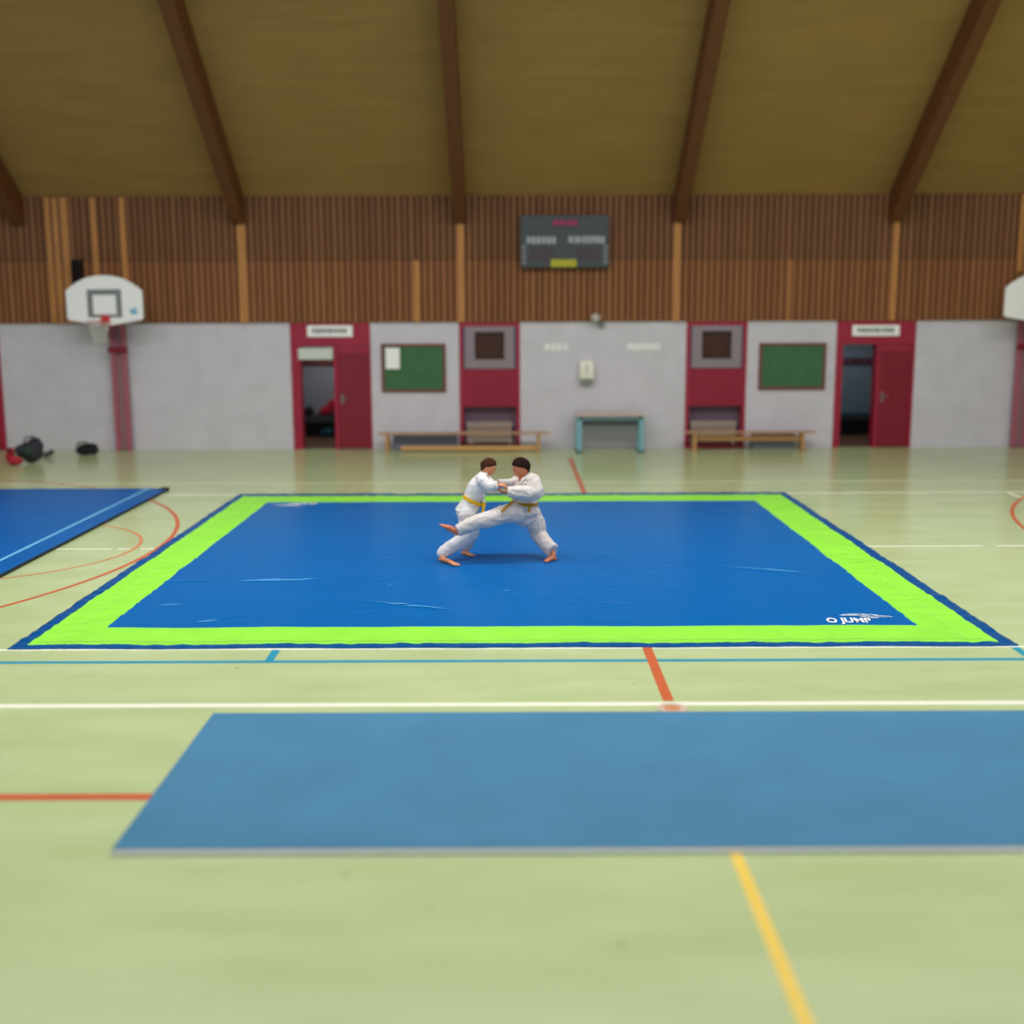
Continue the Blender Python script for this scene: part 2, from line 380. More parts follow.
# ------------------------------------------------------------------ window and radiator bays
def window_bay(n, x0, x1, where):
    yf = Y0 - .02; m = .075
    bm = NB()
    add_box(bm, x0, x0 + m, yf, Y1, 0, TOP); add_box(bm, x1 - m, x1, yf, Y1, 0, TOP)
    add_box(bm, x0 + m, x1 - m, yf, Y1, 2.53, TOP)
    add_box(bm, x0 + m, x1 - m, yf, Y1, 0, .06)
    add_box(bm, x0 + m, x1 - m, Y1 - .02, Y1, .06, .9)           # back of the niche
    tr = struct('trim_%d' % n, bm, red, label='crimson painted bay surround')
    # corrugated red panel
    bm = NB(); k = x0 + m
    add_box(bm, x0 + m, x1 - m, yf + .03, Y1, .88, 1.66)
    while k + .035 < x1 - m:
        add_box(bm, k, k + .035, yf, yf + .03, .88, 1.66); k += .07
    obj('ribbed_panel', bm, red, tr)['label'] = 'vertically ribbed crimson panel'
    obj('niche_back', box(x0 + m, x1 - m, Y1 - .03, Y1 - .021, .06, .88), mat('niche_plum', (110, 92, 110), .8, .2), tr)
    # window
    a, b = x0 + .12, x1 - .12
    bm = NB(); z0, z1 = 1.68, 2.52; f = .2
    for s in ((a, a + f, z0, z1), (b - f, b, z0, z1), (a + f, b - f, z0, z0 + .17), (a + f, b - f, z1 - .1, z1)): add_box(bm, s[0], s[1], yf - .01, Y1, s[2], s[3])
    w = struct('window_%d' % n, bm, mat('grey_window_frame', (140, 128, 138), .5, .4)); w['label'] = 'grey framed square window'
    obj('pane', box(a + f, b - f, Y0 + .1, Y0 + .12, z0 + .17, z1 - .1), mat('dark_glass', (72, 44, 40), .12, .5), w)
    obj('casing', add_box(box(a - .045, a, yf, Y1, z0, z1), b, b + .045, yf, Y1, z0, z1), mat('slate_casing', (84, 66, 92), .6, .3), w)
    # radiator in the niche
    t = thing('radiator', 'pale ribbed radiator in the niche of the red bay ' + where, 'radiator', ((x0 + x1) / 2, Y0 + .08, .06))
    ra = mat('radiator_enamel', (190, 172, 158), .4, .4)
    k = x0 + .16
    bm = NB()
    while k + .05 < x1 - .15:
        bb = box(k, k + .045, Y0 + .03, Y0 + .13, .13, .56, .008)
        me = bpy.data.meshes.new('t'); bb.to_mesh(me); bm.from_mesh(me); bb.free(); bpy.data.meshes.remove(me); k += .085
    obj('fin', bm, ra, t)['kind'] = 'stuff'
    for z in (.15, .5):
        h = NB(); add_tube(h, (x0 + .13, Y0 + .09, z), (x1 - .13, Y0 + .09, z), .018); obj('header_pipe', h, ra, t)
    for x in (x0 + .2, x1 - .24): obj('foot', box(x, x + .04, Y0 + .05, Y0 + .12, .06, .14), ra, t)
window_bay(4, R1[0], R1[1], 'behind the long bench')
window_bay(5, R2[0], R2[1], 'right of the teal table')

# ------------------------------------------------------------------ chalkboards
def chalkboard(x0, x1, z0, z1, label):
    t = thing('chalkboard', label, 'chalkboard', ((x0 + x1) / 2, Y0, z0))
    obj('board', box(x0 + .05, x1 - .05, Y0 - .03, Y0 - .001, z0 + .05, z1 - .05), green_board, t)
    bm = NB(); w = .055
    for s in ((x0, x0 + w, z0, z1), (x1 - w, x1, z0, z1), (x0 + w, x1 - w, z0, z0 + w), (x0 + w, x1 - w, z1 - w, z1)): add_box(bm, s[0], s[1], Y0 - .045, Y0 - .001, s[2], s[3])
    obj('frame', bm, maroon, t)
chalkboard(-2.69, -1.36, 1.19, 2.18, 'green chalkboard in maroon frame with a white sheet pinned on it')
chalkboard(5.12, 6.50, 1.21, 2.17, 'empty green chalkboard in maroon frame left of the right doorway')
tag(obj('paper_sheet', box(-2.60, -2.31, Y0 - .05, Y0 - .046, 1.67, 2.10), white), 'white paper sheet on the corner of the left chalkboard', 'paper')

# ------------------------------------------------------------------ small wall fixtures
for (x0, x1, ws, lb) in ((.69, 1.16, [1, .8, .7, .3, .5], 'small white lettering on the wall above and left of the white box'), (2.40, 3.07, [1, 1, .9, 1.1, .8, 1, .9], 'longer white lettering on the wall above the teal table')):
    o = text_bar(x0, x1, 2.04, 2.17, Y0 - .001, ws, None, mat('pale_letter', (240, 242, 242), .6, .3), 'wall_lettering'); tag(o, lb, 'lettering')
t = thing('paper_towel_box', 'white towel dispenser box on the wall above the teal table', 'dispenser', (1.55, Y0 - .1, 1.34))
obj('housing', box(1.40, 1.70, Y0 - .19, Y0 - .001, 1.45, 1.83, .03), mat('ivory_plastic', (235, 235, 222), .4, .5), t, True)
obj('outlet', box(1.43, 1.67, Y0 - .17, Y0 - .001, 1.36, 1.45, .01), steel, t)
obj('front_label', box(1.52, 1.58, Y0 - .196, Y0 - .189, 1.55, 1.75), mat('greyish_ivory', (200, 200, 190), .5, .3), t)  # label strip in a greyer ivory than the housing
t = thing('floodlight', 'small pale floodlight at the top edge of the grey wall', 'light', (1.78, Y0 - .05, 2.5))
b = NB(); add_ball(b, (1.72, Y0 - .2, 2.70), (.10, .1, .09)); obj('lamp_head', b, mat('dull_white', (190, 184, 176), .5, .4), t, True)
b = NB(); add_tube(b, (1.74, Y0 - .16, 2.68), (1.86, Y0 - .04, 2.56), .022); add_box(b, 1.80, 1.92, Y0 - .06, Y0 - .001, 2.49, 2.60); obj('bracket', b, steel, t)
t = thing('black_speaker', 'narrow black loudspeaker on the slats behind the left basketball board', 'loudspeaker', (-8.8, Y0 - .18, 3.45))
obj('cabinet', box(-8.90, -8.71, Y0 - .26, Y0 - .082, 3.40, 3.90, .02), dark, t)
obj('grille', box(-8.88, -8.73, Y0 - .268, Y0 - .26, 3.44, 3.86), mat('speaker_cloth', (34, 24, 28), .9, .1), t)

# scoreboard
x0, x1, z0, z1 = .19, 1.98, 3.70, 4.74
t = thing('scoreboard', 'dark grey electronic scoreboard high on the slatted wall', 'scoreboard', ((x0 + x1) / 2, Y0 - .12, z0))
obj('housing', box(x0, x1, Y0 - .24, Y0 - .061, z0, z1, .02), mat('scoreboard_grey', (62, 70, 78), .5, .4, var=.05), t)
ys = Y0 - .24
obj('clock_display', box(.80, 1.38, ys - .008, ys, 4.50, 4.66), mat('dark_screen', (48, 34, 46), .3, .5), t)
text_bar(.85, 1.33, 4.53, 4.63, ys - .008, [1, 1, .3, 1, 1], t, mat('dull_magenta', (168, 44, 92), .5, .3), 'clock_digits')
text_bar(.32, .90, 4.17, 4.31, ys, [1, 1.1, 1, 1, 1.1, 1], t, mat('score_print', (168, 172, 182), .6, .2), 'home_lettering')
text_bar(1.16, 1.88, 4.18, 4.32, ys, [1, .5, 1, .5, 1, 1, 1, 1, 1], t, MATS['score_print'], 'guest_lettering')
obj('score_window', box(.36, .86, ys - .006, ys, 3.82, 4.10), MATS['dark_screen'], t)
obj('score_window', box(1.30, 1.80, ys - .006, ys, 3.82, 4.10), MATS['dark_screen'], t)
obj('yellow_display', box(.80, 1.32, ys - .012, ys, 3.715, 3.86), mat('olive_yellow', (176, 172, 44), .5, .3), t)
for xx in (.22, 1.87): 
    for k in range(4): obj('foul_light', box(xx, xx + .08, ys - .005, ys, 3.78 + k * .1, 3.84 + k * .1), mat('dim_grey', (128, 134, 140), .5, .3), t)

# ------------------------------------------------------------------ basketball goals
def goal(cx, label):
    t = thing('basketball_goal', label, 'basketball goal', (cx, Y0 - .12, 0), 'basketball goals on the far wall')
    pink = mat('faded_crimson_steel', (166, 92, 112), .4, .4)
    for s in (-1, 1):
        obj('upright', box(cx + s * .115 - .05, cx + s * .115 + .05, Y0 - .18, Y0 - .085, 0, 3.0, .008), pink, t)
    obj('spacer_plate', box(cx - .065, cx + .065, Y0 - .12, Y0 - .086, 0.02, 2.9), mat('mauve_plate', (150, 112, 124), .5, .3), t)
    obj('clamp', box(cx - .2, cx + .2, Y0 - .22, Y0 - .181, 2.02, 2.14, .01), red_dark, t)
    yb = Y0 - .80
    b = NB()
    for s in (-1, 1):
        add_tube(b, (cx + s * .12, Y0 - .17, 2.9), (cx + s * .35, yb + .04, 3.25), .03); add_tube(b, (cx + s * .12, Y0 - .17, 2.3), (cx + s * .2, yb + .04, 2.85), .03)
    add_box(b, cx - .4, cx + .4, yb + .03, yb + .06, 3.2, 3.26); add_box(b, cx - .4, cx + .4, yb + .03, yb + .06, 2.78, 2.84)
    obj('support_arm', b, pink, t)
    # fan shaped backboard
    W, zc = .755, 3.06
    pts = [(-W, -.33), (-.72, -.37), (-.30, -.44), (0, -.49), (.30, -.44), (.72, -.37), (W, -.33), (W, .20)]
    for k in range(1, 16):
        a = k / 16; pts.append((W - 2 * W * a, .20 + .30 * (1 - abs(2 * a - 1) ** 2.3)))
    pts.append((-W, .20))
    b = NB(); add_prism(b, [(cx + p, zc + q) for p, q in pts], 'y', yb, yb + .03)
    obj('backboard', b, white, t)
    b = NB(); cg = cx; w = .11
    for s in ((-.34, -.34 + w, 2.74, 3.29), (.34 - w, .34, 2.74, 3.29), (-.34 + w, .34 - w, 3.29 - w, 3.29), (-.34 + w, .34 - w, 2.74, 2.80)): add_box(b, cg + s[0], cg + s[1], yb - .004, yb, s[2], s[3])
    obj('target_square', b, mat('grey_marking', (126, 130, 134), .6, .3), t)
    b = NB(); add_prism(b, [(cx + .5, 2.82), (cx + .56, 2.80), (cx + .66, 2.82), (cx + .62, 2.88), (cx + .64, 2.94), (cx + .55, 2.90), (cx + .5, 2.92)], 'y', yb - .004, yb)
    obj('blue_emblem', b, mat('sky_print', (110, 178, 214), .6, .3), t)
    zr, yr = 2.66, yb - .40
    rm = mat('rim_red', (206, 52, 62), .4, .4)
    b = NB(); add_path(b, [(cx + .225 * math.cos(a), yr + .225 * math.sin(a), zr) for a in [k * 2 * PI / 32 for k in range(32)]], .011, closed=True)
    add_box(b, cx - .08, cx + .08, yb - .18, yb - .001, zr - .02, zr + .02); add_box(b, cx - .09, cx + .09, yb - .02, yb - .001, zr - .12, zr + .12)
    obj('rim', b, rm, t)
    b = NB(); L = 5
    def np(k, l): 
        rr = .215 - .10 * (l / L) ** .7; a = k * 2 * PI / 12
        return Vector((cx + rr * math.cos(a), yr + rr * math.sin(a), zr - .42 * l / L))
    for k in range(12):
        for s in (1, -1): add_path(b, [np(k + s * l * .5, l) for l in range(L + 1)], .006, n=5)
    obj('net', b, mat('net_cord', (206, 206, 202), .8, .2), t)['label'] = 'white cord net'
goal(-8.07, 'basketball goal with white fan board on twin crimson posts, whole in view')
goal(10.55, 'basketball goal cut off by the photo edge beside the right wall')

# ------------------------------------------------------------------ benches, table, bags
def gym_bench(x0, x1, lx0, lx1, y, label, beam_on=True):
    t = thing('gym_bench', label, 'bench', ((x0 + x1) / 2, y, 0), 'wooden gym benches along the far wall')
    obj('seat', box(x0, x1, y - .13, y + .13, .36, .395, .008), mat('bench_wood', (186, 146, 114), .45, .4, var=.1, scale=4), t)
    lm = mat('bench_leg_wood', (172, 128, 76), .5, .4)
    for x in (lx0, lx1):
        b = NB(); add_prism(b, [(y - .17, 0), (y - .10, 0), (y - .07, .1), (y + .07, .1), (y + .10, 0), (y + .17, 0), (y + .10, .36), (y - .10, .36)], 'x', x - .035, x + .035); obj('leg', b, lm, t)
    if beam_on: obj('lower_beam', box(x0 + .44, x1 - .2, y - .05, y + .05, .03, .11, .006), mat('orange_beam_wood', (206, 160, 98), .45, .4), t)
    else: obj('lower_beam', box(lx0, lx1, y - .02, y + .02, .2, .3), lm, t)
gym_bench(-2.72, .78, -2.55, .55, 23.62, 'long wooden gym bench under the left chalkboard and radiator bay')
gym_bench(3.55, 6.22, 3.74, 5.95, 23.62, 'wooden gym bench under the right chalkboard', False)
t = thing('equipment_crate', 'blue grey crates pushed under the long gym bench', 'crate', (-1.9, 23.85, 0))
obj('crate_body', box(-2.45, -1.12, 23.80, 24.0, .005, .3, .01), mat('blue_grey_plastic', (122, 128, 150), .6, .3), t)
obj('crate_lid', box(-2.47, -1.10, 23.79, 24.01, .3, .32, .004), mat('blue_grey_lid', (138, 144, 164), .6, .3), t)
t = thing('equipment_crate', 'grey crates pushed under the gym bench on the right', 'crate', (5.5, 23.85, 0))
obj('crate_body', box(4.98, 5.85, 23.80, 24.0, .005, .3, .01), mat('grey_plastic', (120, 128, 136), .6, .3), t)
obj('crate_lid', box(4.96, 5.87, 23.79, 24.01, .3, .32, .004), MATS['blue_grey_lid'], t)

t = thing('table', 'table with pale top and teal legs against the grey wall', 'table', (2.01, 23.6, 0))
teal = mat('teal_steel', (120, 172, 186), .4, .4)
obj('tabletop', box(1.30, 2.70, 23.28, 23.9, .74, .775, .006), mat('beige_laminate', (206, 190, 180), .5, .4), t)
obj('frame_rail', add_box(add_box(NB(), 1.36, 2.64, 23.32, 23.35, .66, .74), 1.36, 2.64, 23.83, 23.86, .66, .74), mat('teal_rail', (98, 132, 138), .5, .4), t)
obj('shelf', box(1.42, 2.58, 23.40, 23.84, .50, .53), mat('grey_shelf', (120, 130, 134), .6, .3), t)
obj('drawer_box', box(1.46, 2.54, 23.5, 23.83, .53, .66), MATS['grey_shelf'], t)
for x in (1.32, 2.58):
    for y in (23.32, 23.78): 
        l = obj('leg', box(x, x + .10, y, y + .08, 0.03, .74, .005), teal, t)
        obj('rubber_foot', box(x - .01, x + .11, y - .01, y + .09, 0, .03), dark, t)

# bags on the floor by the left wall
def bag(name, parts, m, label, cat, strap=None, sm=None, extra=None, vox=.018):
    bm = NB()
    for c, r in parts: add_ball(bm, c, r)
    me = remesh(bm, vox, 5)
    for v in me.vertices:
        v.co += Vector((noise.noise(v.co * 6), noise.noise(v.co * 6 + Vector((9, 0, 0))), noise.noise(v.co * 6 + Vector((0, 9, 0))))) * .035
        v.co.z = max(v.co.z, .003)
    o = put(name, me, m, None, True)
    if strap:
        b = NB(); add_path(b, strap, .016, n=8); obj('strap', b, sm or dark, o, True)
    if extra:
        for nm, bb, mm in extra: obj(nm, bb, mm, o, True)
    return tag(o, label, cat)
Bx = lambda px, py=455, Y=22.0: at(px, py, Y).x
ext = NB(); add_ball(ext, (Bx(31), 21.86, .24), (.12, .05, .10))
bag('backpack', [((Bx(31), 22.02, .20), (.21, .17, .20)), ((Bx(35), 22.05, .36), (.15, .13, .14)), ((Bx(24), 22.0, .22), (.16, .15, .15))],
    mat('bag_charcoal', (50, 50, 60), .8, .3), 'slumped charcoal backpack on the floor at the left wall', 'backpack',
    [(Bx(27), 21.9, .38), (Bx(30), 21.85, .50), (Bx(36), 21.9, .52), (Bx(38), 22.0, .42)], dark, [('front_pocket', ext, mat('bag_green', (46, 62, 58), .8, .3))])
bag('sports_bag', [((Bx(22.5), 21.62, .09), (.15, .12, .09)), ((Bx(17), 21.75, .17), (.09, .12, .16))], mat('bag_red', (176, 40, 56), .8, .3), 'small red bag in front of the charcoal backpack', 'bag',
    [(Bx(17), 21.62, .26), (Bx(19), 21.55, .33), (Bx(24), 21.55, .22)], dark)
bag('sports_bag', [((-8.62, 23.2, .11), (.16, .14, .11)), ((-8.48, 23.2, .12), (.14, .14, .11))], dark, 'black holdall on the floor left of the crimson goal posts', 'bag',
    [(-8.75, 23.1, .2), (-8.68, 23.06, .27), (-8.52, 23.06, .27), (-8.46, 23.1, .2)], dark)
bag('shoe', [((at(48, 452, 22.9).x, 22.9, .06), (.13, .06, .06)), ((at(51, 452, 22.9).x, 22.9, .09), (.07, .055, .08))], mat('shoe_grey', (70, 80, 84), .7, .3), 'grey shoe lying between the backpack and the black holdall', 'shoe', vox=.01)

# ------------------------------------------------------------------ gym mats
def gym_mat(x0, x1, y0, y1, h, top, side, label, extra=None):
    t = thing('gym_mat', label, 'mat', ((x0 + x1) / 2, (y0 + y1) / 2, 0))
    obj('foam_core', box(x0, x1, y0, y1, .001, h - .006, .004), side, t)
    obj('top_sheet', box(x0 + .002, x1 - .002, y0 + .002, y1 - .002, h - .006, h, .002), top, t)
    return t
gm = gym_mat(-2.105, 5.6, 5.67, 7.755, .04, mat('faded_blue_foam', (74, 130, 168), .8, .12, var=.07, scale=1.6, bump=.1, bscale=60), mat('pale_edge_foam', (236, 240, 255), .8, .2), 'long faded blue foam mat lying in front of the judo tarp')
lm_ = gym_mat(-12.2, -5.52, 8.6, 18.36, .045, mat('bright_blue_vinyl', (0, 92, 168), .34, .04, var=.05, scale=1.2, bump=.12, bscale=5), mat('black_rubber', (38, 40, 44), .7, .3), 'large bright blue mat with a pale stripe at the left side')
obj('stripe', box(-5.85, -5.81, 8.6, 18.34, .045, .0462), mat('light_blue_tape', (120, 196, 240), .5, .4), lm_)['label'] = 'pale blue stripe along the mat edge'
obj('corner_cap', box(-5.64, -5.505, 18.24, 18.375, .001, .06, .01), dark, lm_)

# ------------------------------------------------------------------ judo tarp
TC = (0.0, 13.69)
creases = [((-2.92, 11.95), (-2.05, 12.05), .010, .035), ((-1.45, 11.05), (-.62, 10.72), .010, .03), ((-.75, 10.95), (-1.25, 11.1), .006, .03), ((2.0, 12.7), (3.3, 12.1), .006, .03),
           ((-3.9, 11.9), (-3.2, 11.95), .008, .03), ((-.6, 11.6), (-.3, 12.0), .006, .03), ((-2.9, 10.3), (-2.4, 10.6), .006, .025), ((.8, 11.6), (1.2, 11.75), .004, .03), ((-1.5, 11.8), (-1.2, 12.2), .005, .03)]
rnd = random.Random(11)
for _ in range(60):
    a = (rnd.uniform(-3.6, 3.6), rnd.uniform(10.1, 17)); an = rnd.uniform(-.5, .5); l = rnd.uniform(.2, 1.0)
    creases.append((a, (a[0] + l * math.cos(an), a[1] + l * math.sin(an)), rnd.uniform(.001, .0035), rnd.uniform(.02, .04)))
def tarp_h(x, y):
    dx, dy = x - TC[0], y - TC[1]
    edge = min(4.28 - abs(dx), y - 9.46, 17.92 - y)
    calm = min(1, math.hypot(x - 3.08, (y - 10.3)) / .9, math.hypot(x + 3.1, y - 17.0) / .9) ** 2
    h = .010 + .003 * noise.noise(Vector((x * .8, y * .8, 0)))
    band = edge < .64
    if band:   # gathered plastic: short wrinkles across the border
        across = (4.28 - abs(dx)) < min(y - 9.46, 17.92 - y)
        u, v = (x, y) if across else (y, x)
        h += .009 * noise.noise(Vector((u * 2.2, v * 9, 3))) + .004 * noise.noise(Vector((u * 5, v * 22, 8)))
    else: h += .0014 * noise.noise(Vector((x * 3, y * 6, 5))) * calm
    if edge < .15: h += .006 * noise.noise(Vector((x * 4, y * 4, 1))) + .004
    for (a, b, hh, w) in creases:
        ax, ay = a; bx, by = b
        L2 = (bx - ax) ** 2 + (by - ay) ** 2; tt = max(0, min(1, ((x - ax) * (bx - ax) + (y - ay) * (by - ay)) / L2))
        qx, qy = ax + (bx - ax) * tt - x, ay + (by - ay) * tt - y; d2 = qx * qx + qy * qy
        if d2 < 9 * w * w: h += hh * math.exp(-d2 / (w * w)) * math.sin(PI * min(max(tt, .04), .96)) ** .5 * calm
    return max(h, .004)
def warp(x, y):
    return (x + .016 * noise.noise(Vector((x * .3, y * 1.4, 20))) + .01 * noise.noise(Vector((x * .3, y * 5, 31))),
            y + .022 * noise.noise(Vector((x * 1.2, y * .3, 44))) + .012 * noise.noise(Vector((x * 4, y * .3, 57))))
def lines(vals, step):
    out = []
    for a, b in zip(vals, vals[1:]):
        n = max(1, int(round((b - a) / step))); out += [a + (b - a) * k / n for k in range(n)]
    return out + [vals[-1]]
GX = lines([-4.28, -4.165, -3.675, 3.65, 4.16, 4.285], .035)
GY = lines([9.46, 9.56, 10.106, 17.135, 17.715, 17.92], .035)
def region(x, y):
    if -3.675 < x < 3.65 and 10.106 < y < 17.135: return 0
    if -4.165 < x < 4.16 and 9.56 < y < 17.715: return 1
    return 2
Z = {}
def tp(i, j):
    if (i, j) not in Z:
        x, y = GX[i], GY[j]; a, b = warp(x, y); Z[i, j] = Vector((a, b, tarp_h(x, y)))
    return Z[i, j]
bms = [NB(), NB(), NB()]; vs = [{}, {}, {}]
for i in range(len(GX) - 1):
    for j in range(len(GY) - 1):
        r = region((GX[i] + GX[i + 1]) / 2, (GY[j] + GY[j + 1]) / 2)
        q = []
        for c in ((i, j), (i + 1, j), (i + 1, j + 1), (i, j + 1)):
            if c not in vs[r]: vs[r][c] = bms[r].verts.new(tp(*c))
            q.append(vs[r][c])
        bms[r].faces.new(q)
# hem turned down to the floor
edge = [(i, 0) for i in range(len(GX))] + [(len(GX) - 1, j) for j in range(1, len(GY))] + [(i, len(GY) - 1) for i in range(len(GX) - 2, -1, -1)] + [(0, j) for j in range(len(GY) - 2, 0, -1)]
low = [bms[2].verts.new(Vector((tp(*c).x * 1.002, TC[1] + (tp(*c).y - TC[1]) * 1.001, .001))) for c in edge]
for k, c in enumerate(edge):
    c2 = edge[(k + 1) % len(edge)]; bms[2].faces.new((vs[2][c], vs[2][c2], low[(k + 1) % len(edge)], low[k]))
blue_t = mat('blue_tarp_vinyl', (0, 96, 184), .3, .03, linear=(.0, .118, .40), var=.03, scale=2, bump=.10, bscale=7)
green_t = mat('lime_tarp_vinyl', (150, 250, 60), .38, .15, linear=(.29, .80, .06), var=.05, scale=3, bump=.3, bscale=10)
tarp = thing('judo_tarp', 'large square blue judo tarp with lime green border under the two children', 'tarp', (TC[0], TC[1], 0))
obj('centre_sheet', bms[0], blue_t, tarp, True)
obj('lime_border', bms[1], green_t, tarp, True)['label'] = 'wide lime green border band'
obj('blue_hem', bms[2], mat('navy_hem_vinyl', (0, 70, 150), .3, .06, linear=(.0, .075, .27), bump=.25, bscale=14), tarp, True)['label'] = 'narrow dark blue outer hem'
def onto(x, y, dz): a, b = warp(x, y); return (a, b, tarp_h(x, y) + dz)
bm = NB()
for (p, q) in (((-3.93, 9.7), (-3.93, 17.5)), ((3.93, 9.7), (3.93, 17.5)), ((-4.1, 9.665), (4.1, 9.665)), ((-3.9, 17.55), (3.9, 17.55))):
    n = 220; v = None; hor = abs(q[0] - p[0]) > abs(q[1] - p[1]); w = .008
    for k in range(n + 1):
        x = p[0] + (q[0] - p[0]) * k / n; y = p[1] + (q[1] - p[1]) * k / n
        a = bm.verts.new(onto(x - (0 if hor else w), y - (w if hor else 0), .0035)); b = bm.verts.new(onto(x + (0 if hor else w), y + (w if hor else 0), .0035))
        if v: bm.faces.new((v[0], a, b, v[1]))
        v = (a, b)
obj('seam', bm, mat('pale_lime_seam', (172, 244, 100), .4, .4), tarp)['label'] = 'paler welded seam in the lime border'
glint = mat('glint_blue', (70, 150, 214), .5, .2)  # paler blue strips paint the highlights along the tarp creases
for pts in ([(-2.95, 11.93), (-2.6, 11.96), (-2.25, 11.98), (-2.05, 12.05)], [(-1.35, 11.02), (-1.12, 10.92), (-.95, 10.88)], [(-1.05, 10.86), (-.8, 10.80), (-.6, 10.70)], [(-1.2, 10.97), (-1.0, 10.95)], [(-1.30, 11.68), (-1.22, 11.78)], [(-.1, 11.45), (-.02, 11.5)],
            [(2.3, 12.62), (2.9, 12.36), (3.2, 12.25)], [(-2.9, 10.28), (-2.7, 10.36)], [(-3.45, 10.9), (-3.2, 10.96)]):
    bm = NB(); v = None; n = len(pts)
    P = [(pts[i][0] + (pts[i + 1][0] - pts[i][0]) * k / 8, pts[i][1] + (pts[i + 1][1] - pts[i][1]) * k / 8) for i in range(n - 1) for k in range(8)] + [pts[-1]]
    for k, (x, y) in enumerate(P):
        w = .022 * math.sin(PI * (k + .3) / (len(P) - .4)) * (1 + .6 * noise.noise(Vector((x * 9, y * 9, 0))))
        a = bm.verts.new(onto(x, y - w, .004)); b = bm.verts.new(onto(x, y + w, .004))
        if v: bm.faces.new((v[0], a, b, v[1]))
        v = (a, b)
    obj('painted_glint', bm, glint, tarp)
def logo(cx, cy, flip):
    s = -1 if flip else 1
    parts = []
    me = text_mesh("O JUMP", .22, .25, .006)
    bm = NB(); bm.from_mesh(me); bmesh.ops.triangulate(bm, faces=bm.faces[:])
    w = max(v.co.x for v in bm.verts); 
    for v in bm.verts:
        x, y = v.co.x / w * .42 - .23, v.co.y - .12
        v.co = Vector(onto(cx + s * x, cy + s * y, .005))
    obj('printed_lettering', bm, white_print, tarp)
    # line drawing of a leaping figure beside the lettering
    bm = NB()
    for ln in ([(-.05, .13), (.02, .16), (.12, .175), (.24, .165), (.33, .12), (.42, .08)], [(.16, .17), (.20, .12), (.27, .06), (.22, .03)], [(.26, .15), (.30, .09), (.36, .06)],
               [(.02, .16), (.10, .14), (.18, .10), (.24, .09)], [(.13, .09), (.20, .05), (.28, .04)], [(-.03, .12), (.06, .125), (.14, .13)]):
        v = None; w = .006
        for i, (x, y) in enumerate(ln):
            nx, ny = ln[min(i + 1, len(ln) - 1)]; mx, my = ln[max(i - 1, 0)]; tx, ty = nx - mx, ny - my; l = math.hypot(tx, ty); ox, oy = -ty / l * w, tx / l * w
            a = bm.verts.new(onto(cx + s * (x + ox), cy + s * (y + oy), .0055)); b = bm.verts.new(onto(cx + s * (x - ox), cy + s * (y - oy), .0055))
            if v: bm.faces.new((v[0], a, b, v[1]))
            v = (a, b)
    obj('printed_figure', bm, white_print, tarp)
logo(3.10, 10.30, False)
logo(-3.12, 16.93, True)

# ------------------------------------------------------------------ the two children
GZ = .017
def K(zx, zy, Y): return at(420 + zx / 6.827, 445 + zy / 6.827, Y)
def G(zx, zy, z=GZ): return on(420 + zx / 6.827, 445 + zy / 6.827, z)
def crom(pts, rad, sub=5):
    P, R = [], []
    n = len(pts)
    for i in range(n - 1):
        p0, p1, p2, p3 = pts[max(i - 1, 0)], pts[i], pts[i + 1], pts[min(i + 2, n - 1)]
        for k in range(sub):
            t = k / sub
            P.append(.5 * ((2 * p1) + (p2 - p0) * t + (2 * p0 - 5 * p1 + 4 * p2 - p3) * t * t + (3 * p1 - p0 - 3 * p2 + p3) * t ** 3))
            s = t * t * (3 - 2 * t); R.append((rad[i][0] * (1 - s) + rad[i + 1][0] * s, rad[i][1] * (1 - s) + rad[i + 1][1] * s))
    P.append(pts[-1]); R.append(rad[-1])
    return P, R
def loft(bm, pts, rad, ref=Vector((0, 1, 0)), n=20, sub=5, round_ends=True):
    rad = [(r, r) if isinstance(r, (int, float)) else r for r in rad]
    P, R = crom([Vector(p) for p in pts], rad, sub)
    rings = []
    for i, p in enumerate(P):
        t = (P[min(i + 1, len(P) - 1)] - P[max(i - 1, 0)]).normalized()
        a = t.cross(ref)
        a = a.normalized() if a.length > .05 else t.orthogonal().normalized()
        b = t.cross(a)
        rings.append([p + a * math.cos(k * 2 * PI / n) * R[i][0] + b * math.sin(k * 2 * PI / n) * R[i][1] for k in range(n)])
    add_rings(bm, rings)
    if round_ends:
        add_ball(bm, P[0], min(R[0]) * .98, sub=2); add_ball(bm, P[-1], min(R[-1]) * .98, sub=2)
def head_verts(sub=5):
    """unit head in its own frame: x forward, y left, z up, radius about .1"""
    bm = NB(); bmesh.ops.create_icosphere(bm, subdivisions=sub, radius=1)
    return bm
